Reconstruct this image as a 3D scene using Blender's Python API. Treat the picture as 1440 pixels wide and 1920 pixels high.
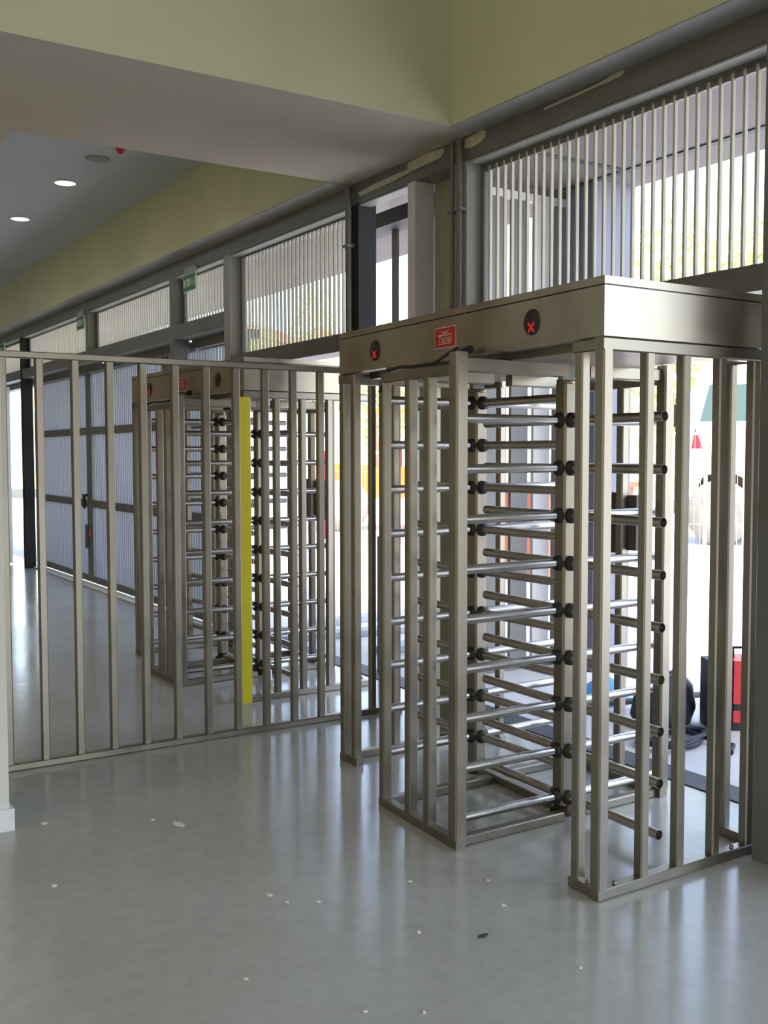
import bpy, bmesh, math, random
from mathutils import Vector, Matrix
random.seed(7)
for o in list(bpy.data.objects): bpy.data.objects.remove(o)
S = bpy.context.scene
COL = S.collection
PI = math.pi

# ------------------------------------------------------------------ camera
H = 1.62
FPX = 1938.7
YAW, PIT, ROL = 0.5675, 0.0555, -0.0012
fw = Vector((math.sin(YAW)*math.cos(PIT), math.cos(YAW)*math.cos(PIT), -math.sin(PIT)))
rt0 = Vector((math.cos(YAW), -math.sin(YAW), 0)); up0 = rt0.cross(fw)
rt = math.cos(ROL)*rt0 + math.sin(ROL)*up0; up = -math.sin(ROL)*rt0 + math.cos(ROL)*up0
cam = bpy.data.cameras.new('camera'); camo = bpy.data.objects.new('camera', cam); COL.objects.link(camo)
M = Matrix((rt, up, -fw)).transposed().to_4x4(); M.translation = Vector((0, 0, H)); camo.matrix_world = M
cam.sensor_fit = 'VERTICAL'; cam.sensor_height = 24.0; cam.lens = 24.0*FPX/1920.0
cam.clip_start = 0.05; cam.clip_end = 600
S.camera = camo
def ray(px, py): return fw + rt*((px-720)/FPX) - up*((py-960)/FPX)
def onX(px, py, X): d = ray(px, py); return Vector((0, 0, H)) + d*(X/d.x)
def onY(px, py, Y): d = ray(px, py); return Vector((0, 0, H)) + d*(Y/d.y)
def onZ(px, py, z=0.0): d = ray(px, py); return Vector((0, 0, H)) + d*((z-H)/d.z)

# ------------------------------------------------------------------ sky, sun, exposure
W = bpy.data.worlds.new('sky'); S.world = W; W.use_nodes = True
nt = W.node_tree; nt.nodes.clear()
wo = nt.nodes.new('ShaderNodeOutputWorld'); bg = nt.nodes.new('ShaderNodeBackground'); sk = nt.nodes.new('ShaderNodeTexSky')
sk.sky_type = 'NISHITA'; sk.sun_disc = False; sk.sun_elevation = math.radians(66); sk.sun_rotation = math.radians(188)
sk.air_density = 1.0; sk.dust_density = 2.5; sk.ozone_density = 1.0
bg.inputs['Strength'].default_value = 1.05
hs = nt.nodes.new('ShaderNodeHueSaturation'); hs.inputs['Saturation'].default_value = 0.8
nt.links.new(sk.outputs[0], hs.inputs['Color']); nt.links.new(hs.outputs[0], bg.inputs[0]); nt.links.new(bg.outputs[0], wo.inputs[0])
SUN = Vector((-0.06, -0.40, 0.91)).normalized()
sl = bpy.data.lights.new('sun', 'SUN'); sl.energy = 6.0; sl.angle = math.radians(0.6); sl.color = (1.0, 0.95, 0.86)
so = bpy.data.objects.new('sun', sl); COL.objects.link(so); so.rotation_euler = SUN.to_track_quat('Z', 'Y').to_euler()
S.view_settings.view_transform = 'Standard'; S.view_settings.look = 'None'
S.view_settings.exposure = 0.0; S.view_settings.gamma = 1.0; S.view_settings.use_curve_mapping = False

# ------------------------------------------------------------------ materials
MATS = {}
def mat(name, col, rough=0.6, metal=0.0, var=0.0, scale=8.0, bump=0.0, stretch=None, spec=0.5, col2=None, rvar=0.0, emis=None, estr=0.0, bscale=None, detail=5):
    m = bpy.data.materials.new(name); m.use_nodes = True; n = m.node_tree; b = n.nodes['Principled BSDF']
    b.inputs['Base Color'].default_value = (*col, 1); b.inputs['Roughness'].default_value = rough; b.inputs['Metallic'].default_value = metal
    b.inputs['Specular IOR Level'].default_value = spec
    if emis: b.inputs['Emission Color'].default_value = (*emis, 1); b.inputs['Emission Strength'].default_value = estr
    if var or bump or col2 or rvar:
        tc = n.nodes.new('ShaderNodeTexCoord'); mp = n.nodes.new('ShaderNodeMapping'); nz = n.nodes.new('ShaderNodeTexNoise')
        n.links.new(tc.outputs['Object'], mp.inputs[0]); n.links.new(mp.outputs[0], nz.inputs['Vector'])
        if stretch: mp.inputs['Scale'].default_value = stretch
        nz.inputs['Scale'].default_value = scale; nz.inputs['Detail'].default_value = detail
        if var or col2:
            cr = n.nodes.new('ShaderNodeValToRGB'); n.links.new(nz.outputs['Fac'], cr.inputs[0])
            c2 = col2 or tuple(max(0, c*(1-var)) for c in col); c1 = col if col2 else tuple(min(1, c*(1+var)) for c in col)
            cr.color_ramp.elements[0].position = 0.32; cr.color_ramp.elements[1].position = 0.68
            cr.color_ramp.elements[0].color = (*c2, 1); cr.color_ramp.elements[1].color = (*c1, 1)
            n.links.new(cr.outputs[0], b.inputs['Base Color'])
        if rvar:
            mr = n.nodes.new('ShaderNodeMapRange'); n.links.new(nz.outputs['Fac'], mr.inputs[0])
            mr.inputs[1].default_value = 0.3; mr.inputs[2].default_value = 0.7
            mr.inputs[3].default_value = rough-rvar; mr.inputs[4].default_value = rough+rvar; n.links.new(mr.outputs[0], b.inputs['Roughness'])
        if bump:
            bp = n.nodes.new('ShaderNodeBump'); bp.inputs['Strength'].default_value = bump; bp.inputs['Distance'].default_value = 0.01
            if bscale:
                n2 = n.nodes.new('ShaderNodeTexNoise'); n2.inputs['Scale'].default_value = bscale; n.links.new(tc.outputs['Object'], n2.inputs['Vector']); n.links.new(n2.outputs['Fac'], bp.inputs['Height'])
            else: n.links.new(nz.outputs['Fac'], bp.inputs['Height'])
            n.links.new(bp.outputs[0], b.inputs['Normal'])
    MATS[name] = m; return m
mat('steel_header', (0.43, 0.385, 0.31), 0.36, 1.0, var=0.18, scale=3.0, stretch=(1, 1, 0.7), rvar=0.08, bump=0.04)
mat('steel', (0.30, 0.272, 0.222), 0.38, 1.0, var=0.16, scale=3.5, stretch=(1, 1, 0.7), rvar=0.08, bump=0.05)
mat('steel_tube', (0.50, 0.475, 0.43), 0.27, 1.0, var=0.08, scale=6)
mat('steel_dark', (0.26, 0.22, 0.17), 0.42, 1.0, var=0.15, scale=4)
mat('rubber', (0.022, 0.021, 0.020), 0.55)
mat('black', (0.012, 0.012, 0.013), 0.25)
mat('led_red', (0.4, 0.01, 0.01), 0.4, emis=(1.0, 0.02, 0.03), estr=0.36)
mat('sticker_red', (0.48, 0.020, 0.022), 0.35)
mat('sticker_white', (0.62, 0.52, 0.45), 0.4)
mat('yellow', (0.72, 0.62, 0.012), 0.55, var=0.05, scale=5)
mat('frame_grey', (0.150, 0.152, 0.138), 0.45, var=0.10, scale=2.5)
mat('frame_light', (0.34, 0.34, 0.33), 0.5, var=0.06, scale=3)
mat('bar', (0.58, 0.56, 0.47), 0.45, 0.0, var=0.06, scale=4)
mat('wall_olive', (0.595, 0.60, 0.405), 0.75, var=0.05, scale=1.2, bump=0.04, bscale=60)
mat('frame_dark', (0.035, 0.037, 0.040), 0.8, var=0.10, scale=2.5, spec=0.2)
mat('frame_lit', (0.66, 0.66, 0.68), 0.5, var=0.05, scale=2.5)  # frame grey lightened: outside light on column c6 is put into the colour
mat('wall_panel', (0.33, 0.33, 0.24), 0.6, var=0.06, scale=2)
mat('soffit', (0.47, 0.425, 0.345), 0.8, var=0.04, scale=1.0, bump=0.03, bscale=60)
mat('ceiling', (0.46, 0.50, 0.51), 0.85, var=0.03, scale=1.0)
mat('wall_warm', (0.70, 0.55, 0.34), 0.7, var=0.05, scale=1.0)
mat('white_wall', (0.66, 0.66, 0.62), 0.7, var=0.03, scale=2)
mat('plaster', (0.50, 0.50, 0.39), 0.8, var=0.08, scale=20)
mat('chip', (0.75, 0.70, 0.58), 0.8)
mat('chip_dark', (0.05, 0.06, 0.06), 0.8)
mat('concrete_out', (0.62, 0.62, 0.62), 0.6, var=0.10, scale=1.5, bump=0.1, bscale=30)
mat('yard', (0.55, 0.52, 0.46), 0.95, var=0.12, scale=0.6)
mat('track', (0.06, 0.065, 0.07), 0.6, 0.0, var=0.1, scale=6)
mat('canopy', (0.15, 0.139, 0.138), 0.7, var=0.03, scale=1.0)
mat('lavender', (0.20, 0.20, 0.27), 0.6, var=0.03, scale=2)
mat('fin', (0.19, 0.185, 0.18), 0.55, var=0.05, scale=2)
mat('fin_white', (0.72, 0.71, 0.70), 0.55)
mat('dark_line', (0.06, 0.06, 0.07), 0.6)
mat('door_slat', (0.235, 0.25, 0.27), 0.5, 0.2)
mat('white_paint', (0.75, 0.77, 0.80), 0.4)
mat('green', (0.015, 0.17, 0.055), 0.5)
mat('sign_white', (0.55, 0.62, 0.52), 0.5)
mat('detector_red', (0.35, 0.008, 0.03), 0.35)
mat('lamp', (1, 1, 0.9), 0.5, emis=(1.0, 0.95, 0.62), estr=9.0)
mat('vent', (0.28, 0.28, 0.26), 0.6)
mat('reader', (0.085, 0.070, 0.058), 0.4, var=0.2, scale=3, stretch=(1, 8, 0.3))
mat('board_grey', (0.30, 0.34, 0.31), 0.5)
mat('truck_white', (0.85, 0.85, 0.83), 0.35)
mat('glass_dark', (0.10, 0.15, 0.14), 0.08)
mat('tyre', (0.22, 0.20, 0.165), 0.9, var=0.1, scale=8)
mat('hub', (0.42, 0.40, 0.34), 0.6)
mat('orange', (0.80, 0.20, 0.03), 0.4)
mat('red_paint', (0.42, 0.02, 0.03), 0.45)
mat('machine_red', (0.62, 0.022, 0.03), 0.4)
mat('navy', (0.012, 0.014, 0.03), 0.6, var=0.3, scale=6, bump=0.5)
mat('blue_tarp', (0.05, 0.32, 0.75), 0.5)
mat('timber', (0.42, 0.45, 0.50), 0.7, var=0.15, scale=6, stretch=(8, 1, 1))
mat('rust', (0.40, 0.10, 0.04), 0.6)
mat('wire', (0.65, 0.65, 0.62), 0.5, 0.4)
mat('grass', (0.58, 0.55, 0.28), 0.95, var=0.3, scale=0.25)
mat('leaf', (0.60, 0.62, 0.33), 0.8, var=0.25, scale=1.5)
mat('bark', (0.20, 0.14, 0.09), 0.9)
mat('roof', (0.42, 0.13, 0.07), 0.8)
mat('house', (0.75, 0.70, 0.62), 0.9)
mat('foot_rust', (0.07, 0.04, 0.025), 0.6, 0.7, var=0.3, scale=20)

def floor_material():
    m = bpy.data.materials.new('polished_concrete'); m.use_nodes = True; n = m.node_tree; b = n.nodes['Principled BSDF']
    tc = n.nodes.new('ShaderNodeTexCoord')
    a = n.nodes.new('ShaderNodeTexNoise'); a.inputs['Scale'].default_value = 0.9; a.inputs['Detail'].default_value = 6
    d = n.nodes.new('ShaderNodeTexNoise'); d.inputs['Scale'].default_value = 14; d.inputs['Detail'].default_value = 5
    for q in (a, d): n.links.new(tc.outputs['Object'], q.inputs['Vector'])
    cr = n.nodes.new('ShaderNodeValToRGB'); n.links.new(a.outputs['Fac'], cr.inputs[0])
    cr.color_ramp.elements[0].position = 0.3; cr.color_ramp.elements[0].color = (0.39, 0.385, 0.345, 1)
    cr.color_ramp.elements[1].position = 0.7; cr.color_ramp.elements[1].color = (0.465, 0.468, 0.435, 1)
    mx = n.nodes.new('ShaderNodeMixRGB'); mx.blend_type = 'MULTIPLY'; mx.inputs[0].default_value = 0.25
    c2 = n.nodes.new('ShaderNodeValToRGB'); n.links.new(d.outputs['Fac'], c2.inputs[0])
    c2.color_ramp.elements[0].position = 0.35; c2.color_ramp.elements[0].color = (0.72, 0.72, 0.72, 1); c2.color_ramp.elements[1].position = 0.6
    n.links.new(cr.outputs[0], mx.inputs[1]); n.links.new(c2.outputs[0], mx.inputs[2]); n.links.new(mx.outputs[0], b.inputs['Base Color'])
    mr = n.nodes.new('ShaderNodeMapRange'); n.links.new(a.outputs['Fac'], mr.inputs[0]); mr.inputs[1].default_value = .3; mr.inputs[2].default_value = .7
    mr.inputs[3].default_value = 0.14; mr.inputs[4].default_value = 0.22; n.links.new(mr.outputs[0], b.inputs['Roughness'])
    bp = n.nodes.new('ShaderNodeBump'); bp.inputs['Strength'].default_value = 0.035; bp.inputs['Distance'].default_value = 0.02
    e = n.nodes.new('ShaderNodeTexNoise'); e.inputs['Scale'].default_value = 9; e.inputs['Detail'].default_value = 2; n.links.new(tc.outputs['Object'], e.inputs['Vector'])
    n.links.new(e.outputs['Fac'], bp.inputs['Height']); n.links.new(bp.outputs[0], b.inputs['Normal'])
    MATS['floor'] = m
floor_material()

# ------------------------------------------------------------------ mesh helpers
class MB:
    def __init__(s): s.v = []; s.f = []; s.smooth = []
    def add(s, vs, fs, smooth=False):
        k = len(s.v); s.v += [tuple(p) for p in vs]; s.f += [tuple(i+k for i in f) for f in fs]; s.smooth += [smooth]*len(fs); return s
    def box(s, x0, x1, y0, y1, z0, z1):
        x0, x1 = min(x0, x1), max(x0, x1); y0, y1 = min(y0, y1), max(y0, y1); z0, z1 = min(z0, z1), max(z0, z1)
        return s.prism([(x0, y0), (x1, y0), (x1, y1), (x0, y1)], z0, z1)
    def prism(s, poly, z0, z1):
        n = len(poly); vs = [(x, y, z0) for x, y in poly]+[(x, y, z1) for x, y in poly]
        fs = [tuple(range(n-1, -1, -1)), tuple(range(n, 2*n))]+[(i, (i+1) % n, n+(i+1) % n, n+i) for i in range(n)]
        return s.add(vs, fs)
    def extr(s, poly3, d):
        n = len(poly3); d = Vector(d); vs = [Vector(p) for p in poly3]; vs += [p+d for p in vs]
        return s.add(vs, [tuple(range(n-1, -1, -1)), tuple(range(n, 2*n))]+[(i, (i+1) % n, n+(i+1) % n, n+i) for i in range(n)])
    def tube(s, pts, r, n=10, cap=True, inner=None):
        pts = [Vector(p) for p in pts]; rings = []
        for i, p in enumerate(pts):
            d = ((pts[min(i+1, len(pts)-1)]-p).normalized()+(p-pts[max(i-1, 0)]).normalized())
            d = d.normalized() if d.length > 1e-6 else Vector((0, 0, 1))
            a = d.orthogonal().normalized() if i == 0 else (pa-d*pa.dot(d)).normalized()
            pa = a; b = d.cross(a); rr = r[i] if isinstance(r, (list, tuple)) else r
            rings.append([p+(a*math.cos(2*PI*k/n)+b*math.sin(2*PI*k/n))*rr for k in range(n)])
        vs = [q for R in rings for q in R]; fs = []
        for i in range(len(rings)-1):
            for k in range(n): fs.append((i*n+k, i*n+(k+1) % n, (i+1)*n+(k+1) % n, (i+1)*n+k))
        s.add(vs, fs, True)
        if cap:
            s.add(rings[0], [tuple(range(n-1, -1, -1))]); s.add(rings[-1], [tuple(range(n))])
        return s
    def lathe(s, prof, axis='z', c=(0, 0, 0), n=20, smooth=True):
        c = Vector(c); vs = []
        for r, h in prof:
            for k in range(n):
                a = 2*PI*k/n; u, v = r*math.cos(a), r*math.sin(a)
                vs.append(c+{'z': Vector((u, v, h)), 'x': Vector((h, u, v)), 'y': Vector((v, h, u))}[axis])
        fs = []
        for i in range(len(prof)-1):
            for k in range(n): fs.append((i*n+k, i*n+(k+1) % n, (i+1)*n+(k+1) % n, (i+1)*n+k))
        return s.add(vs, fs, smooth)
    def mesh(s, name, m):
        me = bpy.data.meshes.new(name); me.from_pydata(s.v, [], s.f); me.materials.append(MATS[m])
        for p, q in zip(me.polygons, s.smooth): p.use_smooth = q
        me.update(); return me
    def build(s, name, m, parent=None, **kw): return link(name, s.mesh(name, m), parent, **kw)
def link(name, me, parent=None, loc=(0, 0, 0), rot=(0, 0, 0), scale=(1, 1, 1), label=None, kind=None):
    o = bpy.data.objects.new(name, me); COL.objects.link(o); o.parent = parent
    o.location = loc; o.rotation_euler = rot; o.scale = scale
    if label: o['label'] = label
    if kind: o['kind'] = kind
    return o
def tag(o, label, cat, group=None):
    o['label'] = label; o['category'] = cat
    if group: o['group'] = group
    return o
def thing(name, label, cat, loc=(0, 0, 0), rotz=0, group=None):
    o = bpy.data.objects.new(name, None); COL.objects.link(o); o.location = loc; o.rotation_euler = (0, 0, rotz)
    return tag(o, label, cat, group)
def struct(name, mb, m, label=None):
    o = mb.build(name, m) if isinstance(mb, MB) else mb
    o['kind'] = 'structure'
    if label: o['label'] = label
    return o
def sempty(name, label=None, loc=(0, 0, 0)):
    o = bpy.data.objects.new(name, None); COL.objects.link(o); o.location = loc; o['kind'] = 'structure'
    if label: o['label'] = label
    return o
CACHE = {}
def cached(key, fn):
    if key not in CACHE: CACHE[key] = fn()
    return CACHE[key]
def sq_tube(w, h, m, d=None):
    # chamfered square post standing on its base centre, height h
    d = d or w; c = min(w, d)*0.13; a, b = w/2, d/2
    poly = [(-a+c, -b), (a-c, -b), (a, -b+c), (a, b-c), (a-c, b), (-a+c, b), (-a, b-c), (-a, -b+c)]
    return cached(('sq', w, round(h, 4), m, d), lambda: MB().prism(poly, 0, h).mesh('post', m))
def rail_mesh(w, L, h, m):
    # chamfered rail running along +X from its start, lying on z=0
    c = min(w, h)*0.12; a = w/2
    poly = [(0, -a+c, 0), (0, -a, c), (0, -a, h-c), (0, -a+c, h), (0, a-c, h), (0, a, h-c), (0, a, c), (0, a-c, 0)]
    return cached(('rail', w, round(L, 4), h, m), lambda: MB().extr([p for p in reversed(poly)], (L, 0, 0)).mesh('rail', m))

# ------------------------------------------------------------------ the setting: room
XF = 3.60           # inner face of the facade frame
XB = 3.72           # plane of the vertical bars
ZB = 3.283          # underside of the facade beam
ZS = 3.42           # soffit level
XW = 3.42           # upper wall face
YB0, YB1 = 4.67, 6.05   # bulkhead
struct('floor', MB().box(-7, 3.92, -9, 19, -0.12, 0), 'floor', 'polished pale grey concrete floor of the hall')
struct('ground', MB().box(3.92, 17, -14, 40, -0.13, -0.004), 'concrete_out', 'pale concrete apron outside the gates')
struct('yard', MB().box(17, 260, -150, 260, -0.35, -0.02), 'yard', 'dusty yard beyond the concrete apron')
struct('wall_right', MB().box(XW, 3.98, -9, YB0, ZS, 6.2).box(XW, 3.98, YB1, 19, ZS, 4.4), 'wall_olive', 'olive cream wall above the steel facade')
struct('wall_bulkhead', MB().box(-7, XW, YB0, YB0+0.006, ZS, 6.2), 'wall_olive', 'olive cream downstand wall over the bulkhead')
struct('ceiling_bulkhead', MB().box(-7, XF+0.02, YB0+0.0065, YB1, ZS, ZS+0.3).box(-7, 1.41, YB1, 19, ZS, ZS+0.3), 'soffit', 'lowered grey beige bulkhead soffit')
struct('ceiling', MB().box(1.2, 3.98, YB1, 19, 4.03, 4.15), 'ceiling', 'white recessed ceiling with round lights')
struct('ceiling_high', MB().box(-7, 3.98, -9, YB0, 6.2, 6.35), 'ceiling', 'high white ceiling of the hall')
struct('trim_soffit', MB().box(XW+0.001, XF-0.001, -9, YB0, ZS-0.008, ZS-0.001).box(XW+0.001, XF-0.001, YB1, 19, ZS-0.008, ZS-0.001), 'frame_light', 'grey soffit strip under the olive wall')
struct('roof', MB().box(-7.3, 4.02, 4.4, 19.4, 6.36, 6.5).box(-7.3, 4.02, -9.2, 4.4, 6.36, 6.5), 'frame_light', 'unseen roof slab added over the hall to block the sun')  # unseen slab added to stop sun leaking in past the bulkhead
struct('wall_back_blocker', MB().box(-7, 3.98, -9.2, -9, 2.7, 6.2), 'soffit', 'added unseen beige wall cutting daylight from the wide opening behind')  # unseen wall added to weaken the daylight coming from behind the camera
struct('wall_upper', MB().box(3.98, 4.1, -9.2, 19.4, 3.82, 6.36), 'soffit', 'outer upper wall above the canopy')
struct('wall_left', MB().box(-7.2, -7, -9, 19, 0, 6.2), 'wall_warm', 'warm ochre wall on the far side of the hall')
struct('wall_far', MB().box(-7, 3.98, 19, 19.2, 0, 4.4), 'soffit', 'beige end wall of the hall')
pil = struct('wall_pillar', MB().box(-0.7, 0.995, 4.58, 5.25, 0, ZS), 'white_wall', 'white painted pillar')
bb = MB().prism([(-0.7, 4.56), (1.012, 4.56), (1.012, 5.27), (-0.7, 5.27)], 0.0, 0.095)
struct('baseboard_pillar', bb, 'white_paint', 'pale grey baseboard around the white pillar')

# facade frame
struct('trim_beam', MB().box(XF, 3.86, -9, 19, ZB, ZS), 'frame_grey', 'dark grey steel beam along the top of the facade')
cols = {'c1': (15.29, 15.17), 'c2': (12.12, 12.02), 'c3': (9.42, 9.32), 'c4': (8.16, 8.04), 'c5': (6.10, 5.96), 'c6': (5.37, 5.29), 'c7': (4.90, 4.77)}
for i, (k, (a, b)) in enumerate(cols.items()):
    struct('column', MB().box(XF, 3.74, b, a, {'c2': 2.70, 'c5': 2.30}.get(k, 0), ZB), 'frame_lit' if k == 'c6' else 'frame_light' if k in ('c4', 'c7') else ('frame_dark' if k in ('c5', 'c1') else 'frame_grey'))
struct('column', MB().box(3.425, 3.80, 2.28, 2.635, 0, ZB), 'frame_grey', 'broad dark grey steel column beside the nearer turnstile')
struct('column', MB().box(XF, 3.80, -2.2, -1.9, 0, ZB), 'frame_grey')
struct('wall_panel', MB().box(3.745, 3.80, 4.90, 5.29, 0, ZB), 'wall_panel', 'olive infill panel between two steel columns')
def beam(y0, y1, z0, z1, x0=XF, x1=3.80): struct('trim_rail', MB().box(x0, x1, y0, y1, z0, z1), 'frame_grey')
beam(2.635, 4.77, 2.29, 2.40); beam(6.10, 8.04, 2.33, 2.45)
for a, b in ((8.16, 9.32), (9.42, 12.02), (12.12, 15.17), (15.29, 18.9)): beam(a, b, 2.70, 2.83); beam(a, b, 2.62, 2.70, 3.78, 3.93)
# soffit linings of the window reveals (lit from outside)
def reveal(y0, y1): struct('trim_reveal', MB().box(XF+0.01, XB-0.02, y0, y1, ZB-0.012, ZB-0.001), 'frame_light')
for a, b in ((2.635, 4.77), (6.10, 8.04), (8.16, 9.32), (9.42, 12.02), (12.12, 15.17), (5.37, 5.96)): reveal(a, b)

# barred windows: every bar a part of its window
bar_h = {}
def bar_window(n, y0, y1, z0, label):
    w = sempty('window_%d' % n, label, (XB, (y0+y1)/2, z0))
    yc = (y0+y1)/2; h = ZB-0.03-z0
    MB().box(-0.022, 0.022, y0-yc, y1-yc, h+0.005, h+0.03).build('head_rail', 'frame_grey', w)
    MB().box(-0.02, 0.02, y1-yc-0.03, y1-yc, 0, h+0.005).build('jamb', 'frame_grey', w)
    MB().box(-0.02, 0.02, y0-yc, y0-yc+0.02, 0, h+0.005).build('jamb', 'frame_grey', w)
    me = cached(('bar', round(h, 3)), lambda: MB().box(-0.009, 0.009, -0.006, 0.006, 0, h+0.004).mesh('bar', 'bar'))
    tb = cached('tab', lambda: MB().box(-0.011, 0.011, -0.02, 0.02, -0.028, 0.003).mesh('tab', 'frame_grey'))
    y = y1-0.065
    while y > y0+0.03:
        link('bar', me, w, (0, y-yc, 0))
        if n == 1: link('bracket', tb, w, (0.0, y-yc+0.032, h+0.003))
        y -= 0.0645
    return w
bar_window(1, 2.635, 4.77, 2.40, 'wide window of upright steel bars over the nearer turnstile')
bar_window(2, 6.10, 8.04, 2.45, 'window of upright steel bars over the farther turnstile')
bar_window(3, 8.16, 9.32, 2.83, 'short barred transom window beside the barred window over the farther turnstile')
bar_window(4, 9.42, 12.02, 2.83, 'long barred transom window over the slatted gates')
bar_window(5, 12.12, 15.17, 2.83, 'longest barred transom window over the slatted gates')
bar_window(6, 15.29, 18.2, 2.83, 'barred transom window over the white open door')

# middle bay: lintel and mullion behind
struct('trim_lintel', MB().box(4.10, 4.30, 5.6, 6.9, 3.28, 3.58), 'dark_line', 'dark lintel box outside the narrow open bay')
struct('trim_mullion', MB().box(4.24, 4.26, 6.47, 6.54, 2.3, 3.3), 'frame_grey', 'grey mullion outside the narrow open bay')

# sliding gates (slats too fine to pick apart: one part)
XD = 3.86
def gate(n, y0, y1, label, top=2.70):
    w = sempty('door_%d' % n, label, (XD, (y0+y1)/2, 0)); yc = (y0+y1)/2
    a, b = y0-yc, y1-yc
    for s, e in ((a, a+0.09), (b-0.09, b)): MB().box(-0.02, 0.03, s, e, 0.04, top).build('stile', 'frame_grey', w)
    for z, t in ((0.04, 0.07), (0.97, 0.09), (1.87, 0.09), (top-0.08, 0.08)): MB().box(-0.022, 0.032, a+0.09, b-0.09, z, z+t).build('rail', 'frame_grey', w)
    m = MB(); y = a+0.11
    while y < b-0.1: m.box(-0.004, 0.018, y-0.006, y+0.006, 0.1, top-0.05); y += 0.0645
    m.build('slats', 'door_slat', w, kind='stuff')
    return w
g1 = gate(1, 12.88, 15.45, 'closed slatted steel gate leaf with two dark rails, far from the turnstiles')
g2 = gate(2, 10.2, 12.85, 'closed slatted steel gate leaf with two dark rails, nearer the turnstiles')
g3 = gate(3, 8.3, 10.17, 'slatted steel gate leaf behind the farther turnstile')
MB().box(-0.06, -0.03, -1.27, -1.21, 0.45, 0.75).build('lock_box', 'frame_grey', g1)
MB().box(-0.075, -0.03, -1.26, -1.16, 1.10, 1.13).tube([(-0.06, -1.2, 1.12), (-0.06, -1.2, 0.95)], 0.02, 8).build('handle', 'black', g1)
MB().box(-0.055, -0.03, 1.25, 1.30, 0.62, 0.68).build('padlock', 'machine_red', g2)
# floor track
struct('trim_track', MB().box(3.925, 4.105, -3, 15.6, -0.006, 0.006), 'track', 'dark steel floor track of the sliding gates')
struct('trim_light_gap', MB().box(3.70, 3.84, 8.2, 15.5, 0.0, 0.02), 'white_paint', 'white strip painted as the gap of light under the slatted gates')  # strip of white standing for daylight that shows below the gates
# white open door beyond
w = sempty('door_4', 'white framed glazed door standing open at the far end', (3.58, 15.9, 0))
for a_, b_ in ((-0.62, -0.54), (-0.09, 0.0)): MB().box(a_, b_, -0.025, 0.025, 0.02, 2.62).build('stile', 'white_paint', w)
for z in (0.02, 0.95, 1.85, 2.52): MB().box(-0.54, -0.09, -0.024, 0.024, z, z+0.10).build('rail', 'white_paint', w)
for z in (0.12, 1.05, 1.95): MB().box(-0.54, -0.09, -0.004, 0.004, z, z+(0.83 if z < 1.0 else 0.80 if z < 1.9 else 0.57)).build('pane', 'frame_light', w)

# plaster smears on the beam
def smear(pts_px, X, label, seed):
    rnd = random.Random(seed); pts = [onX(x, y, X) for x, y in pts_px]
    MB().extr([(X-0.004, p.y, p.z) for p in pts], (0.0035, 0, 0)).build('plaster_patch', 'plaster', None)
    o = COL.objects[-1]; tag(o, label, 'plaster')
Xp = XF-0.0005
smear([(672, 362), (700, 346), (740, 328), (765, 318), (766, 306), (800, 288), (832, 278), (834, 284), (826, 296), (800, 308), (775, 320), (740, 339), (700, 357), (676, 368)], Xp, 'long pale plaster smear on the grey beam over the narrow bay', 1)
smear([(873, 262), (905, 243), (912, 246), (911, 257), (900, 268), (884, 277), (872, 278)], Xp, 'short pale plaster blob on the grey beam beside the conduits', 2)
smear([(1020, 203), (1080, 176), (1120, 158), (1168, 130), (1172, 135), (1164, 143), (1150, 150), (1120, 163), (1080, 181), (1022, 207)], Xp, 'thin ragged plaster smear on the beam over the barred window', 3)

# conduits
def conduit(y, z0, r, label):
    t = thing('conduit', label, 'pipe', (3.565, y, z0), 0, None)
    MB().tube([(0, 0, 0), (0, 0, ZS-0.02-z0)], r, 10).build('pipe', 'frame_grey', t)
    for z in ((0.7,) if z0 else (3.0,)): MB().box(-r-0.004, 0.03, -r-0.012, r+0.012, z, z+0.02).build('clip', 'frame_grey', t)
    return t
conduit(4.862, 0.0, 0.013, 'thin grey conduit beside the olive infill panel')
conduit(4.795, 0.0, 0.016, 'thick grey conduit nearer the wide barred window')
conduit(6.03, 2.3, 0.022, 'grey conduit on the dark column beside the narrow open bay')

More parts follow.
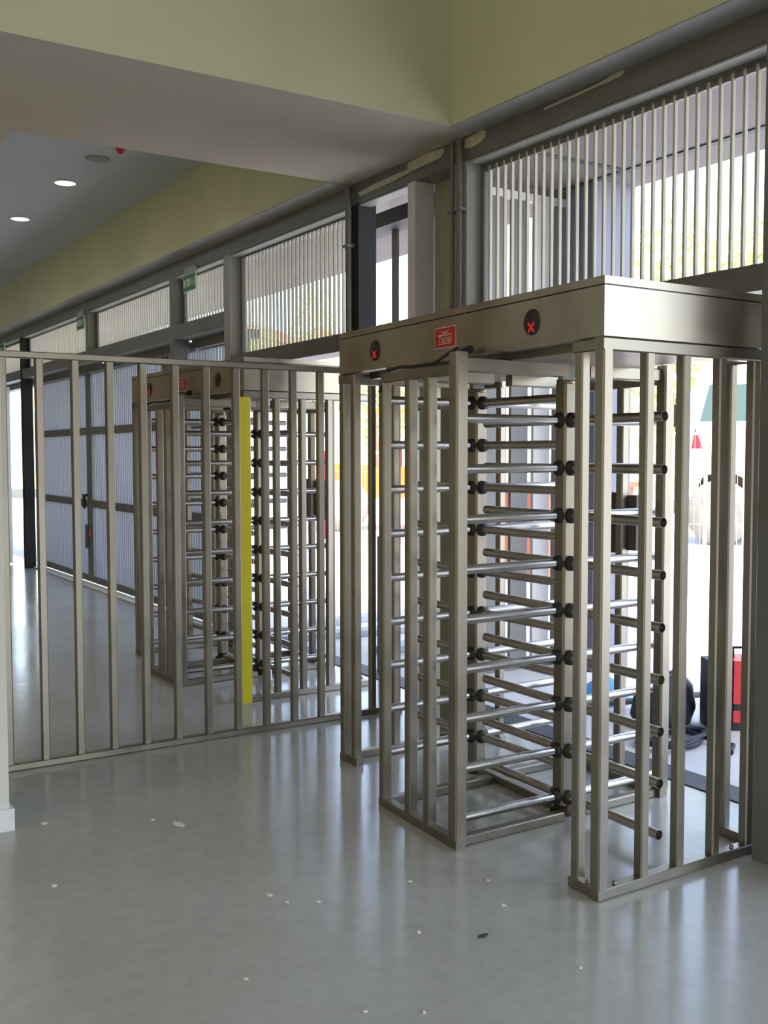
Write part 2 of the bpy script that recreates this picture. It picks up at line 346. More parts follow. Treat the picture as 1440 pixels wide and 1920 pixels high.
# ------------------------------------------------------------------ turnstiles
def make_turnstile(ox, oy, label, second=False):
    SK = -0.022 if second else 0.05
    HX = 0.80 if second else 0.86
    T = thing('full_height_turnstile', label, 'turnstile', (ox, oy, 0))
    def P(a, b): return (a+SK*b, b)
    PW = 0.042
    # side rows (near and far) with their end returns
    HB = 2.037
    def row(b, sgn, cut=0.0):
        xs = [0.021, 0.238, 0.432, 0.635, 0.835-cut] if sgn > 0 else [0.021, 0.33, 0.46, 0.60, 0.835-cut]
        for i, x in enumerate(xs):
            p = P(x, b); link('post', sq_tube(0.05 if i == 0 else PW, HB-0.05, 'steel'), T, (p[0], p[1], 0.04))
        for x, q in ((0.021, 0.115), (0.918-cut, 0.185)):
            p = P(x, b+sgn*q); link('post', sq_tube(PW, HB-0.05, 'steel'), T, (p[0], p[1], 0.04))
        p = P(-0.004, b); link('base_rail', rail_mesh(0.05, 0.955-cut, 0.04, 'steel'), T, (p[0], p[1], 0))
        link('top_rail', rail_mesh(0.05, 0.955-cut, 0.05, 'steel'), T, (p[0], p[1], HB-0.052))
        for x, q in ((0.021, 0.115), (0.918-cut, 0.185)):
            p = P(x, b+sgn*0.026)
            link('base_rail', rail_mesh(PW, q, 0.04, 'steel'), T, (p[0], p[1], 0), (0, 0, sgn*PI/2))
            link('top_rail', rail_mesh(PW, q, 0.045, 'steel'), T, (p[0], p[1], HB-0.05), (0, 0, sgn*PI/2))
    row(0.022, 1); row(2.005, -1, 0.145 if second else 0.0)
    # bolts on the base rails
    bolt = cached('bolt', lambda: MB().lathe([(0.0, 0.012), (0.008, 0.010), (0.009, 0.0)], n=8).mesh('bolt', 'steel_dark'))
    for a, b in ((0.10, 0.02), (0.75, 0.02), (0.93, 0.08), (0.02, 0.08)):
        p = P(a, b); link('bolt', bolt, T, (p[0], p[1], 0.039))
    # header box with lid
    def quad(a0, a1, b0, b1): return [P(a0, b0), P(a1, b0), P(a1, b1), P(a0, b1)]
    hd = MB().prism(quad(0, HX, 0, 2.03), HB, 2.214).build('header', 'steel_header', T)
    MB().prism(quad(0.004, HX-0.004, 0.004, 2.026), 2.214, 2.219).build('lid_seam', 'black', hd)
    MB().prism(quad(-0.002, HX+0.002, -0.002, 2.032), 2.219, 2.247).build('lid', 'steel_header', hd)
    MB().prism(quad(0.10, HX-0.06, 0.15, 1.88), HB-0.03, HB-0.0005).build('underside_plate', 'steel_dark', hd)
    # status lights on the long face
    def light(b, lit):
        p = P(0, b); L = MB().lathe([(0.0, -0.006), (0.044, -0.006), (0.05, -0.003), (0.05, 0.0)], 'x', (p[0], p[1], 2.128), 28).build('status_light', 'black', hd)
        if lit:
            for s in (-1, 1):
                c = Vector((p[0]-0.0075, p[1], 2.108)); d = Vector((0, s*0.7071, 0.7071)); e = Vector((0, -s*0.7071, 0.7071))
                q = [c-d*0.024-e*0.0042, c+d*0.024-e*0.0042, c+d*0.024+e*0.0042, c-d*0.024+e*0.0042]
                MB().extr(q, (0.0012*(1+0.2*s), 0, 0)).build('cross_mark', 'led_red', hd)
    light(0.408, not second); light(1.645, True)
    # red sticker
    b0, b1, z0, z1 = 0.94, 1.10, 2.088, 2.172
    def facex(b, off): return P(0, b)[0]-off
    def plate(bb0, bb1, zz0, zz1, off, m, name):
        return MB().extr([(facex(bb0, off), bb0, zz0), (facex(bb1, off), bb1, zz0), (facex(bb1, off), bb1, zz1), (facex(bb0, off), bb0, zz1)], (0.0008, 0, 0)).build(name, m, hd)
    plate(b0-0.004, b1+0.004, z0-0.004, z1+0.004, 0.0012, 'sticker_white', 'sticker_border')
    plate(b0, b1, z0, z1, 0.0022, 'sticker_red', 'sticker')
    plate(b0+0.028, b1-0.026, z0+0.050, z0+0.055, 0.0032, 'sticker_white', 'sticker_line')
    plate(b0+0.03, b1-0.03, z0+0.013, z0+0.016, 0.0030, 'sticker_white', 'sticker_line')
    fc = bpy.data.curves.new('sticker_word', 'FONT'); fc.body = 'Tansa'; fc.size = 0.047; fc.align_x = 'CENTER'; fc.align_y = 'CENTER'; fc.extrude = 0.0003; fc.shear = 0.12
    tmp = bpy.data.objects.new('tmp', fc); COL.objects.link(tmp); dg = bpy.context.evaluated_depsgraph_get()
    me = bpy.data.meshes.new_from_object(tmp.evaluated_get(dg)); bpy.data.objects.remove(tmp); me.materials.clear(); me.materials.append(MATS['sticker_white'])
    # text plane: +x of text runs to -Y (left to right as seen from the hall)
    link('sticker_word', me, hd, (facex((b0+b1)/2, 0.0034), (b0+b1)/2, z0+0.034), (PI/2, 0, -PI/2+math.atan(-SK)))
    # winged emblem above the word
    bc = (b0+b1)/2; zc = z0+0.068
    em = MB()
    for s in (-1, 1):
        poly = [(bc+s*0.006, zc-0.006), (bc+s*0.034, zc+0.007), (bc+s*0.026, zc-0.001), (bc+s*0.012, zc-0.010)]
        em.extr([(facex(y, 0.0031), y, z) for y, z in poly], (0.0006, 0, 0))
    em.lathe([(0.0, -0.0005), (0.0055, -0.0005), (0.0055, 0.0005)], 'x', (facex(bc, 0.0031), bc, zc-0.004), 12)
    em.build('emblem', 'sticker_white', hd)
    # rotors
    arm = cached('arm', lambda: MB().tube([(0.04, 0, 0), (0.583, 0, 0)], 0.0205, 12, cap=False).tube([(0.583, 0, 0), (0.54, 0, 0)], 0.0178, 12, cap=False)
                 .lathe([(0.0178, 0.583), (0.0205, 0.583)], 'x', n=12, smooth=False).lathe([(0.0, 0.542), (0.0178, 0.542)], 'x', n=12, smooth=False).mesh('arm', 'steel_tube'))
    colr = cached('collar', lambda: MB().lathe([(0.021, 0.060), (0.027, 0.058), (0.033, 0.050), (0.034, 0.038), (0.034, 0.034)], 'x', n=16).mesh('collar', 'rubber'))
    for (rx, ry, th, z9) in ((0.496+SK*0.777, 0.777, -0.02, 0.081), (0.511+SK*1.48, 1.480, 0.03, 0.187)):
        R = link('rotor_column', sq_tube(0.072, 1.885, 'steel'), T, (rx, ry, 0.045), (0, 0, th))
        for k in range(9):
            for w in range(4):
                link('arm', arm, R, (0, 0, z9-0.045+k*0.2112), (0, 0, w*PI/2))
                link('collar', colr, R, (0, 0, z9-0.045+k*0.2112), (0, 0, w*PI/2))
        MB().lathe([(0.058, 0.0), (0.058, 0.012), (0.040, 0.02), (0.036, 0.05), (0.0, 0.05)], c=(rx, ry, 0), n=18).build('rotor_foot', 'foot_rust', T)
        MB().lathe([(0.03, 1.925), (0.042, 1.93), (0.042, 1.95), (0.022, 1.955), (0.022, 2.01)], c=(rx, ry, 0), n=18).build('bearing', 'steel_dark', T)
        MB().box(rx-0.075, rx-0.005, ry-0.06, ry-0.03, 1.945, 2.02).build('bearing_bracket', 'board_grey', T)
    # centre cage towards the hall, and the smaller one towards the yard
    def cage(xf, ys, xr1, xr2, s):
        # xf: x of the front row, ys: post offsets, joined back to the rotors
        y0, y1 = ys[0], ys[-1]
        for i, y in enumerate(ys):
            w_ = 0.060 if i == 0 else 0.046
            ztop = 2.03 if i == 0 else 1.955
            link('cage_post', sq_tube(w_, ztop-0.04, 'steel'), T, (xf+SK*y, y, 0.04))
        Ly = math.hypot(y1-y0, SK*(y1-y0)); ang = PI/2-math.atan(SK)
        link('base_rail', rail_mesh(0.046, Ly+0.05, 0.04, 'steel'), T, (xf+SK*y0-SK*0.025, y0-0.025, 0), (0, 0, ang))
        link('top_rail', rail_mesh(0.046, Ly, 0.045, 'steel'), T, (xf+SK*y0, y0, 1.94), (0, 0, ang))
        for y, xr in ((y0+0.02, xr1), (y1, xr2)):
            xa = xf+SK*y+s*0.02; L = abs(xr-xa)-0.07
            rz = 0 if s > 0 else PI
            link('base_rail', rail_mesh(0.046, L, 0.04, 'steel'), T, (xa, y, 0), (0, 0, rz))
            link('top_beam', rail_mesh(0.05, L, 0.06, 'steel'), T, (xa, y, 1.955), (0, 0, rz))
    X1, X2 = 0.496+SK*0.777, 0.511+SK*1.48
    cage(-0.157, [0.690, 0.902, 1.057, 1.285], X1, X2, 1)
    cage(1.043, [0.700, 0.98, 1.14, 1.32], X1, X2, -1)
    link('base_rail', rail_mesh(0.046, 0.56, 0.04, 'steel'), T, (X1+0.003, 0.85, 0), (0, 0, PI/2-SK))
    # dark reader boxes on the yard side
    MB().box(1.06+SK, 1.14+SK, 0.90, 1.01, 1.15, 1.42).build('reader_box', 'reader', T)
    MB().box(1.06+SK, 1.14+SK, 1.03, 1.15, 1.13, 1.43).build('reader_box', 'reader', T)
    # cable looped along the cage top
    pts = [(0.02, 0.82, 2.045), (-0.03, 0.80, 2.05), (-0.075, 0.76, 2.052), (-0.12, 0.75, 2.035), (-0.118, 0.86, 2.00), (-0.115, 1.0, 1.998), (-0.105, 1.14, 2.004), (-0.10, 1.24, 1.998), (-0.095, 1.285, 1.97), (-0.122, 1.285, 1.90)]
    pts = [(x+(SK-0.05)*y, y, z) for x, y, z in pts]
    MB().tube(pts, 0.0075, 8).build('cable', 'rubber', T)
    MB().tube([(-0.005+(SK-0.05)*0.8, 0.80, 2.05), ((SK-0.05)*0.8, 0.77, 2.055)], [0.018, 0.018], 10).build('cable_gland', 'rubber', T)
    if second:
        MB().box(-0.043, 0.036, -0.008, -0.002, 0.0, 1.99).build('hazard_strip', 'yellow', T, label='bright yellow strip')
    return T
make_turnstile(2.62, 2.67, 'stainless steel double full-height turnstile beside the broad grey column')
make_turnstile(2.833, 6.115, 'stainless steel double full-height turnstile behind the post fence, with yellow strip', True)

# ------------------------------------------------------------------ post fence across the hall
YFE = 5.44
F = thing('post_fence', 'stainless steel fence of square posts between the two turnstiles', 'fence', (1.0, YFE, 0))
for k in range(14):
    x = 1.188+k*0.1826
    if x < 3.58: link('post', sq_tube(0.04, 2.075, 'steel'), F, (x-1.0, 0, 0.035))
link('top_rail', rail_mesh(0.045, 2.46, 0.035, 'steel'), F, (0.13, 0, 2.11)); link('base_rail', rail_mesh(0.045, 2.46, 0.036, 'steel'), F, (0.13, 0, 0))

# ------------------------------------------------------------------ exit signs, ceiling fittings
def exit_sign(yc, zc, label):
    t = thing('exit_sign', label, 'sign', (3.575, yc, zc))
    MB().box(-0.006, 0.006, -0.145, 0.145, -0.0775, 0.0775).build('plate', 'sign_white', t)
    for z in (0.052, -0.052): MB().box(-0.0075, -0.006, -0.135, 0.135, z-0.018, z+0.018).build('green_band', 'green', t)
    MB().box(-0.0075, -0.006, -0.11, -0.035, -0.03, 0.03).build('door_symbol', 'green', t)
    MB().box(-0.0078, -0.0076, -0.085, -0.06, -0.026, 0.02).build('runner_symbol', 'sign_white', t)
    a = MB()
    for s in (1, -1): a.extr([(-0.0075, 0.045, 0.0), (-0.0075, 0.06, 0.0), (-0.0075, 0.095, s*0.03), (-0.0075, 0.08, s*0.03)], (0.0014, 0, 0))
    a.build('arrow', 'green', t)
    MB().box(-0.004, 0.024, -0.12, 0.12, 0.0775, min(0.17, ZB+0.02-zc)).build('bracket', 'frame_light', t)
    return t
exit_sign(8.845, 3.165, 'green and white exit sign beside the short barred transom')
exit_sign(12.22, 3.165, 'green and white exit sign at the column between the long transoms')
exit_sign(16.25, 3.20, 'green and white exit sign over the white open door')
def downlight(x, y, label, z=4.03, energy=13):
    t = thing('downlight', label, 'ceiling light', (x, y, z))
    MB().lathe([(0.105, 0.0), (0.105, -0.012), (0.088, -0.014), (0.088, 0.0)], n=28).build('ring', 'white_paint', t)
    MB().lathe([(0.0, -0.006), (0.088, -0.006)], n=28, smooth=False).build('lamp', 'lamp', t)
    l = bpy.data.lights.new('downlight', 'SPOT'); l.energy = energy; l.color = (1.0, 0.93, 0.76) if z > 4 else (1.0, 0.82, 0.52); l.spot_size = math.radians(130); l.spot_blend = 0.8; l.shadow_soft_size = 0.08
    lo = bpy.data.objects.new('downlight_lamp', l); COL.objects.link(lo); lo.location = (0, 0, -0.03); lo.parent = t
for y, lb in ((9.35, 'round lit ceiling light next to the round grey vent'), (11.0, 'round lit ceiling light farther from the round vent'), (7.7, 'round lit ceiling light tucked behind the bulkhead edge'), (12.65, 'round lit ceiling light above the far slatted gate')): downlight(2.62, y, lb)
for x, y, lb in ((-1.6, 8.2, 'added unseen fill light in the soffit beside the white pillar'), (-4.4, 8.2, 'added unseen fill light in the soffit by the ochre wall'), (-1.6, 12.4, 'added unseen fill light in the soffit deep in the hall'), (-4.4, 12.4, 'added unseen fill light in the soffit far inside by the ochre wall')): downlight(x, y, lb, ZS-0.001, 260)  # out-of-view lights added to warm and brighten the deep hall
def added_fill(x, y, label):  # invented lamp out of view, added to brighten faces turned to the hall
    t = thing('added_fill_lamp', label, 'lamp', (x, y, 6.2))
    MB().lathe([(0.012, 0.0), (0.012, -0.5)], n=8).build('stem', 'frame_grey', t)
    MB().lathe([(0.05, -0.5), (0.12, -0.55), (0.30, -0.78), (0.32, -0.80)], n=24).build('reflector', 'frame_light', t)
    MB().lathe([(0.0, -0.78), (0.30, -0.78)], n=24, smooth=False).build('diffuser', 'lamp', t)
    l = bpy.data.lights.new('added_fill', 'AREA'); l.shape = 'DISK'; l.size = 0.6; l.energy = 50; l.color = (1.0, 0.92, 0.76)
    lo = bpy.data.objects.new('added_fill_light', l); COL.objects.link(lo); lo.location = (0, 0, -0.81); lo.parent = t
for x, y, lb in ((-4.2, -4.0, 'added unseen conical fill lamp farthest back in the hall'), (-4.2, -0.4, 'added unseen conical fill lamp in the middle of the hall'), (-4.2, 3.2, 'added unseen conical fill lamp next to the olive downstand wall')): added_fill(x, y, lb)
t = thing('ceiling_vent', 'round grey vent disc in the white ceiling', 'vent', (2.64, 8.47, 4.03))
MB().lathe([(0.0, -0.02), (0.07, -0.018), (0.10, -0.008), (0.105, 0.0)], n=28).build('disc', 'vent', t)
t = thing('fire_detector', 'red cone fire detector hanging from the white ceiling', 'detector', (2.66, 7.95, 4.03))
MB().lathe([(0.0, -0.02), (0.055, -0.02), (0.055, 0.0)], n=20).build('base', 'frame_light', t)
MB().lathe([(0.055, -0.02), (0.056, -0.03), (0.035, -0.065), (0.015, -0.085), (0.0, -0.087)], n=20).build('cone', 'detector_red', t)

# ------------------------------------------------------------------ outside: canopy, column, fin screen
struct('ceiling_canopy', MB().box(3.98, 5.80, -9, 24, 3.61, 3.80), 'canopy', 'pale canopy slab outside the facade')
struct('trim_canopy_groove', MB().box(5.37, 5.42, -9, 5.95, 3.600, 3.6095).box(4.0, 5.37, 5.28, 5.33, 3.600, 3.6095), 'dark_line', 'dark cable groove under the canopy')
struct('column', MB().box(5.405, 5.775, 5.60, 5.88, 0, 3.61), 'lavender', 'lavender grey square column under the canopy')
fs = thing('fin_screen', 'screen of tall grey vertical fins beside the lavender column', 'screen', (4.2, 6.0, 0))
edges = [(4.18, 4.33), (4.40, 4.60), (4.657, 4.901), (4.947, 5.108), (5.165, 5.325), (5.369, 5.533), (5.60, 5.735)]
for i, (a, b) in enumerate(edges): MB().box(a-4.2, b-4.2, 0, 0.03, 0.03, 3.50).build('fin', 'fin_white' if i in (4,) else 'fin', fs)
MB().box(-0.1, 1.587, -0.01, 0.05, 3.50, 3.555).build('head_rail', 'fin_white', fs); MB().box(-0.1, 1.587, 0, 0.05, 3.556, 3.609).build('fascia', 'canopy', fs)
MB().box(-0.1, 1.587, -0.01, 0.04, 0, 0.03).build('sill', 'fin', fs)
ps = thing('perforated_panel', 'grey perforated sheet metal panel standing near the fin screen', 'panel', (4.10, 6.42, 0))
m = MB()
nx, nz = 7, 26; pw, ph = 0.10, 0.78; z0 = 0.12
# sheet with real square holes, built cell by cell
for i in range(nx):
    for j in range(nz):
        cx = -0.05+pw*(i+0.5)/nx; cz = z0+ph*(j+0.5)/nz; hx, hz = pw/nx/2, ph/nz/2; q = 0.58
        if j % 2: pass
        o = [(cx-hx, 0, cz-hz), (cx+hx, 0, cz-hz), (cx+hx, 0, cz+hz), (cx-hx, 0, cz+hz)]
        n_ = [(cx-hx*q, 0, cz-hz*q), (cx+hx*q, 0, cz-hz*q), (cx+hx*q, 0, cz+hz*q), (cx-hx*q, 0, cz+hz*q)]
        m.add(o+n_, [(k, (k+1) % 4, 4+(k+1) % 4, 4+k) for k in range(4)])
m.build('perforated_sheet', 'frame_light', ps, kind='stuff')
for s in (-0.062, 0.05): MB().box(s, s+0.012, -0.01, 0.01, 0, 1.0).build('edge_post', 'frame_grey', ps)
MB().box(-0.062, 0.062, -0.01, 0.01, 1.0, 1.02).build('top_edge', 'frame_grey', ps)

# clutter on the apron
bag = thing('tool_bag', 'slumped black tool bag behind the red machine', 'bag', (4.74, 4.30, 0))
bm_ = MB().lathe([(0.0, 0.0), (0.16, 0.0), (0.19, 0.08), (0.17, 0.2), (0.11, 0.27), (0.0, 0.28)], n=14); bm_.v = [(x*1.25, y*0.8, z*(1+0.12*math.sin(9*x))) for x, y, z in bm_.v]; bm_.build('body', 'navy', bag)
MB().tube([(-0.12, 0, 0.22), (-0.08, -0.02, 0.30), (0.08, -0.02, 0.31), (0.12, 0, 0.22)], 0.012, 8).build('handle', 'navy', bag)
mc = thing('welding_machine', 'red and black welding machine on the apron', 'machine', (5.12, 3.98, 0), -0.55)
MB().box(-0.13, 0.20, -0.11, 0.11, 0.045, 0.115).build('lower_case', 'machine_red', mc)
MB().box(-0.13, 0.20, -0.11, 0.11, 0.155, 0.41).build('upper_case', 'machine_red', mc)
MB().box(-0.125, 0.195, -0.105, 0.105, 0.115, 0.155).build('black_band', 'black', mc)
MB().box(-0.135, 0.205, -0.112, 0.112, 0.0, 0.045).build('base', 'black', mc)
MB().box(-0.26, -0.13, -0.10, 0.10, 0.0, 0.40).build('side_panel', 'navy', mc)
MB().tube([(-0.1, 0, 0.41), (-0.1, 0, 0.47), (0.17, 0, 0.47), (0.17, 0, 0.41)], 0.011, 8).build('handle', 'black', mc)
em = MB()
for k in range(5):
    a = PI/2+2*PI*k/5; c = (-0.02+0.026*math.cos(a), 0.335+0.026*math.sin(a))
    em.extr([(c[0]+0.017*math.cos(q*PI/4), -0.1115, c[1]+0.017*math.sin(q*PI/4)) for q in range(8)], (0, 0.001, 0))
em.extr([(-0.028, -0.1115, 0.27), (-0.012, -0.1115, 0.27), (-0.012, -0.1115, 0.32), (-0.028, -0.1115, 0.32)], (0, 0.001, 0)); em.build('emblem', 'black', mc)
hz = thing('coiled_hose', 'coil of black hose lying before the tool bag', 'hose', (4.45, 3.96, 0))
pts = []
for k in range(90):
    a = k*2*PI/28; rr = 0.17+0.02*math.sin(k*0.7); pts.append((rr*1.3*math.cos(a), rr*0.75*math.sin(a), 0.016+0.010*(k/28)+0.006*math.sin(a*2.3)))
pts += [(0.2, -0.25, 0.014), (0.08, -0.33, 0.013)]
MB().tube(pts, 0.015, 8).build('hose', 'navy', hz)
bt = MB().lathe([(0.0, 0.13), (0.06, 0.125), (0.12, 0.09), (0.16, 0.04), (0.2, 0.0)], n=16); bt.v = [(x*1.1+0.02*math.sin(8*y), y, z*(1+0.25*math.sin(11*x+3*y))) for x, y, z in bt.v]
tag(bt.build('blue_sheet', 'blue_tarp', None, loc=(4.85, 4.93, 0)), 'crumpled bright blue plastic sheet on the apron', 'plastic sheet')
for i, (x, y, L, rz) in enumerate(((5.2, 7.25, 1.5, 0.25), (4.9, 7.9, 1.8, -0.15), (5.3, 8.6, 1.7, 0.1))):
    tag(MB().box(-L/2, L/2, -0.09, 0.09, 0, 0.05).build('timber_plank', 'timber', None, loc=(x, y, 0.0), rot=(0, 0, rz)), ['short grey plank lying nearest the fin screen', 'longest grey plank lying in the middle of three', 'grey plank lying farthest from the fin screen'][i], 'plank', 'planks on the apron')
tag(MB().tube([(4.5, 4.72, 0.05), (5.5, 4.45, 0.06)], 0.02, 8).build('steel_pipe', 'track', None), 'thin dark steel pipe lying on the apron', 'pipe')

# truck in the yard (front to the picture's left)
def wheel(parent, x, y, r, w, name='wheel'):
    o = MB().lathe([(r*0.55, -w/2), (r*0.9, -w/2), (r, -w*0.35), (r, w*0.35), (r*0.9, w/2), (r*0.55, w/2)], 'y', (x, y, r), 24).build(name, 'tyre', parent)
    MB().lathe([(0.0, -w*0.30), (r*0.2, -w*0.42), (r*0.5, -w*0.30), (r*0.56, -w*0.5), (r*0.56, w*0.5), (0.0, w*0.3)], 'y', (x, y, r), 20).build('hub', 'hub', o)
g = onZ(1348, 1020)
tk = thing('lorry', 'white lorry with dusty wheels parked in the yard', 'lorry', (g.x, g.y, 0), math.atan2(-0.77, 0.64))
cab = [(-0.42, 0, 0.75), (-0.62, 0, 0.95), (-0.60, 0, 1.7), (-0.72, 0, 2.2), (-0.45, 0, 2.9), (-0.30, 0, 3.25), (1.5, 0, 3.3), (1.5, 0, 0.85), (0.62, 0, 0.85), (0.55, 0, 1.10), (0.25, 0, 1.28), (-0.25, 0, 1.28), (-0.36, 0, 1.1)]
MB().extr([(x, -0.25, z) for x, y, z in reversed(cab)], (0, 2.2, 0)).build('cab', 'truck_white', tk)
MB().extr([(x, -0.256, z) for x, z in ((-0.36, 2.2), (0.75, 2.2), (0.75, 2.85), (-0.20, 2.85))], (0, 0.005, 0)).build('side_window', 'glass_dark', tk)
MB().extr([(x, -0.257, z) for x, z in ((-0.50, 1.72), (-0.30, 1.72), (-0.44, 2.1))], (0, 0.005, 0)).build('red_marking', 'machine_red', tk)
MB().box(-0.6, 1.6, 0.35, 1.5, 0.45, 1.25).build('underbody', 'bark', tk); MB().box(1.5, 6.2, -0.25, 1.95, 1.0, 1.2).build('chassis', 'frame_grey', tk); MB().box(1.65, 6.2, -0.3, 2.0, 1.2, 2.6).build('tipper_body', 'truck_white', tk)
for x in (0.0, 3.6, 4.9):
    for y in (-0.12, 1.75): wheel(tk, x, y, 0.58, 0.32)
MB().box(-0.8, -0.72, -0.45, -0.3, 2.1, 2.5).build('mirror', 'black', tk)

# welded mesh fence along the yard
def mesh_fence(p0, p1, hgt, label, postm='wire', nposts=4):
    p0 = Vector(p0); p1 = Vector(p1); d = p1-p0; L = d.length
    t = thing('mesh_fence', label, 'fence', p0, math.atan2(d.y, d.x))
    for k in range(nposts): MB().box(L*k/(nposts-1)-0.025, L*k/(nposts-1)+0.025, -0.025, 0.025, 0, hgt+0.04).build('post', postm, t)
    m = MB(); n = int(L/0.09)
    for k in range(n): m.box(L*(k+0.5)/n-0.0035, L*(k+0.5)/n+0.0035, -0.0035, 0.0035, 0.05, hgt)
    for z in (0.1, 0.5, 0.9, 1.3): m.box(0, L, -0.006, 0.006, z, z+0.012)
    m.build('wires', 'wire', t, kind='stuff')
    MB().tube([(0, 0, hgt), (L, 0, hgt)], 0.025, 8).build('top_rail', 'wire', t)
a = onZ(1250, 1040); b = onZ(1470, 1050)
mesh_fence((a.x, a.y, 0), (b.x, b.y, 0), 1.95, 'pale welded mesh fence in front of the white lorry')
mesh_fence((10.2, 15.5, 0), (8.8, 21.0, 0), 1.65, 'pale welded mesh fence with red posts before the orange loader', 'red_paint')

# orange loader
g = onZ(742, 990)
ld = thing('wheel_loader', 'orange wheel loader working in the yard', 'loader', (g.x, g.y, 0), math.atan2(-0.45, 0.89))
MB().extr([(x, -0.7, z) for x, z in ((-1.9, 0.7), (1.4, 0.7), (1.4, 1.25), (0.2, 1.35), (-1.9, 1.45))], (0, 1.4, 0)).build('body', 'orange', ld)
for x in (-1.2, 1.0):
    for y in (-0.75, 0.75): wheel(ld, x, y, 0.55, 0.35)
for x in (-0.55, 0.45):
    for y in (-0.6, 0.55): MB().box(x, x+0.07, y, y+0.07, 1.35, 2.5).build('cab_post', 'red_paint', ld)
MB().box(-0.65, 0.6, -0.7, 0.7, 2.5, 2.6).build('cab_roof', 'orange', ld)
MB().box(-0.4, 0.1, -0.3, 0.3, 1.35, 1.9).build('seat', 'black', ld)
MB().extr([(x, -0.9, z) for x, z in ((1.9, 0.1), (2.6, 0.15), (2.5, 0.25), (2.0, 0.3), (2.1, 0.9), (1.95, 0.9))], (0, 1.8, 0)).build('bucket', 'truck_white', ld)
for y in (-0.5, 0.42): MB().box(0.9, 2.0, y, y+0.08, 0.75, 0.95).build('lift_arm', 'orange', ld)
# rust-red skip and dark excavated pile seen low between the arms
sk_ = thing('skip', 'rust red steel skip standing beyond the fin screen', 'skip', (9.5, 11.0, 0), 0.3)
MB().extr([(x, -0.8, z) for x, z in ((-1.0, 0.0), (1.0, 0.0), (1.4, 1.15), (-1.4, 1.15))], (0, 1.6, 0)).build('tub', 'rust', sk_); MB().box(-1.45, 1.45, -0.85, 0.85, 1.15, 1.22).build('rim', 'rust', sk_)

# hillside, trees and houses
hill = MB(); NX, NY = 24, 48
def hill_z(r, a):
    t = max(0.0, (r-62)/150.0); return 27*t**0.75*(0.85+0.15*math.sin(a*9+1.0))+0.9*math.sin(r*0.13)*math.cos(a*17)*min(1, t*5)-0.3
for i in range(NX+1):
    for j in range(NY+1):
        r = 62+i*9; a = -0.35+j*2.3/NY; hill.v.append((r*math.sin(a), r*math.cos(a), hill_z(r, a)))
for i in range(NX):
    for j in range(NY):
        k = i*(NY+1)+j; hill.f.append((k, k+1, k+NY+2, k+NY+1)); hill.smooth.append(True)
struct('hillside', hill, 'grass', 'sunlit grassy hillside behind the yard')
def leaf_crown(rx, rz, n, seed):
    rnd = random.Random(seed); m = MB()
    for k in range(n):
        u = rnd.uniform(-1, 1); a = rnd.uniform(0, 2*PI); rr = rnd.uniform(0.55, 1.0)**0.5; s = math.sqrt(1-u*u)
        bl = 1+0.25*math.sin(3*a+seed)*math.cos(4*u)
        c = Vector((rx*rr*bl*s*math.cos(a), rx*rr*bl*s*math.sin(a), rz*rr*bl*u)); q = rnd.uniform(0.07, 0.15)*rx/1.5
        d1 = Vector((rnd.uniform(-1, 1), rnd.uniform(-1, 1), rnd.uniform(-1, 1))).normalized(); d2 = d1.orthogonal().normalized()
        m.add([c-d1*q, c+d2*q*0.6, c+d1*q, c-d2*q*0.6], [(0, 1, 2, 3)])
    return m
def tree(px, dist, h, r, label, seed):
    d = ray(px, 850); d.z = 0; d.normalize(); p = d*dist
    t = thing('tree', label, 'tree', (p.x, p.y, max(-0.1, hill_z(dist, math.atan2(p.x, p.y)) if dist > 62 else -0.1)), seed, 'trees in the yard')
    MB().tube([(0, 0, 0), (0.1, 0, h*0.35), (0, 0.1, h*0.7)], [0.16, 0.12, 0.05], 8).build('trunk', 'bark', t)
    c = leaf_crown(r, h*0.36, 2600, seed); c.v = [(x, y, z+h*0.62) for x, y, z in c.v]; c.build('crown', 'leaf', t)
tree(1275, 30, 8.0, 2.2, 'leafy tree seen between the bars of the wide window, nearer the lavender column', 1)
tree(1440, 44, 11, 2.6, 'leafy tree seen between the bars of the wide window, nearer the broad column', 2)
tree(1350, 52, 8.5, 2.6, 'leafy tree behind the white lorry', 5)
tree(590, 75, 11, 1.6, 'tall narrow tree on the slope seen through the barred window over the farther turnstile', 3)
tree(478, 80, 8, 2.2, 'broad tree on the slope beyond the slatted gates', 4)
tree(730, 58, 8.5, 2.8, 'leafy tree seen through the narrow open bay', 6)
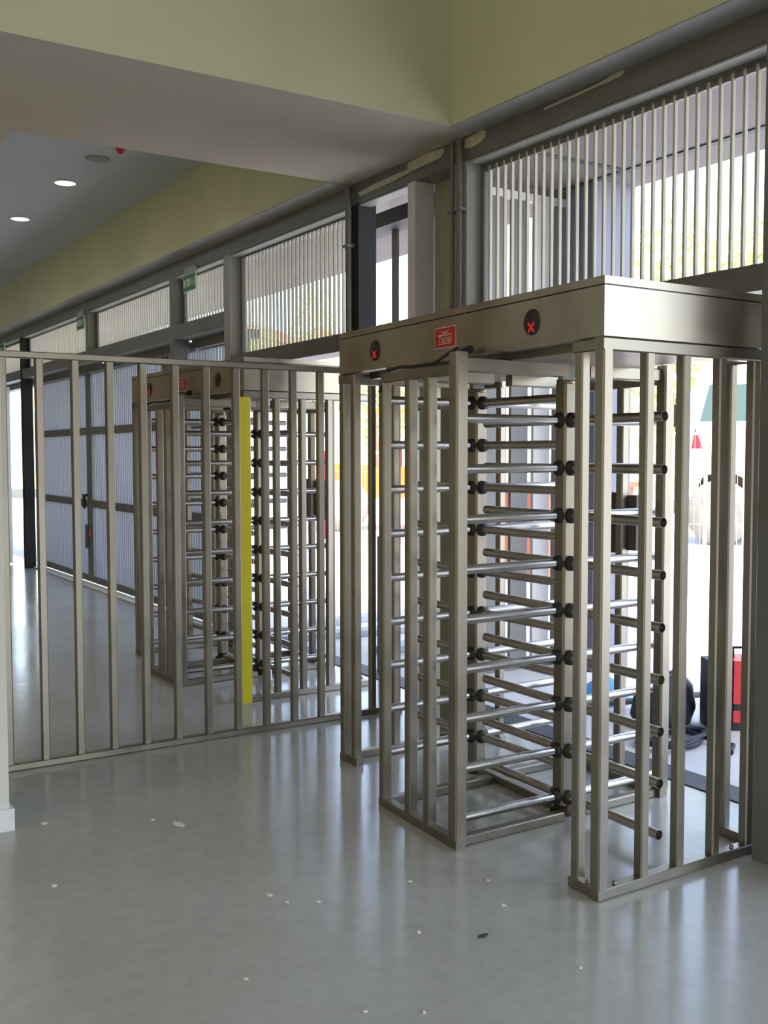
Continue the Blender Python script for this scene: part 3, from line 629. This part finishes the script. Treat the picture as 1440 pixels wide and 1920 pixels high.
def house(px, dist, z, wd, label, rz):
    d = ray(px, 850); d.z = 0; d.normalize(); p = d*dist
    t = thing('house', label, 'house', (p.x, p.y, hill_z(dist-4, math.atan2(p.x, p.y))-0.6), rz, 'houses on the hillside')
    MB().box(-wd/2, wd/2, -3, 3, 0, 6).build('walls', 'house', t)
    MB().extr([(-wd/2-0.4, -3.4, 6), (-wd/2-0.4, 3.4, 6), (-wd/2-0.4, 0, 8)], (wd+0.8, 0, 0)).build('roof', 'roof', t)
    for x in (-wd/4, wd/4):
        o = MB().box(x-0.5, x+0.5, -3.05, -3.0, 3.5, 4.8).build('window', 'frame_grey', t)
house(620, 112, 0, 9, 'pale house with a red roof on the hillside', 0.8)
house(500, 118, 0, 8, 'wide pale house lower on the hillside', 0.6)

# ------------------------------------------------------------------ crumbs on the floor
chips = [(335, 1546, .020), (102, 1661, .012), (505, 1678, .011), (597, 1691, .010), (796, 1898, .006), (945, 1698, .008), (915, 1651, .007), (768, 1653, .009), (288, 1537, .009), (538, 1692, .007), (461, 1836, .007), (83, 1544, .013), (785, 1748, .009), (685, 1897, .006), (1088, 1815, .006)]
for i, (x, y, s) in enumerate(chips):
    p = onZ(x, y); rnd = random.Random(i); n = 7
    poly = [(s*(1.5 if x == 335 else 1)*math.cos(2*PI*k/n)*rnd.uniform(.6, 1.25)*1.3, s*math.sin(2*PI*k/n)*rnd.uniform(.6, 1.25)) for k in range(n)]
    o = MB().prism(poly, 0, 0.003).build('plaster_crumb', 'chip', None, loc=(p.x, p.y, 0.0), rot=(0, 0, rnd.uniform(0, 3)))
    tag(o, {0: 'largest pale plaster crumb on the hall floor', 8: 'tiny pale crumb beside the largest plaster crumb', 11: 'flat pale crumb beside the baseboard of the white pillar', 1: 'oval pale crumb lying in the open floor out from the pillar', 5: 'pale crumb between the dark flake and the turnstile entrance', 4: 'bright round crumb closest to the dark flake'}.get(i, 'small pale plaster crumb scattered on the open hall floor'), 'crumb', 'plaster crumbs on the floor')
p = onZ(906, 1756)
tag(MB().prism([(-.022, -.006), (.0, -.012), (.024, .002), (.012, .011), (-.012, .009)], 0, 0.004).build('dark_flake', 'chip_dark', None, loc=(p.x, p.y, 0)), 'dark grey flake lying on the hall floor', 'flake')
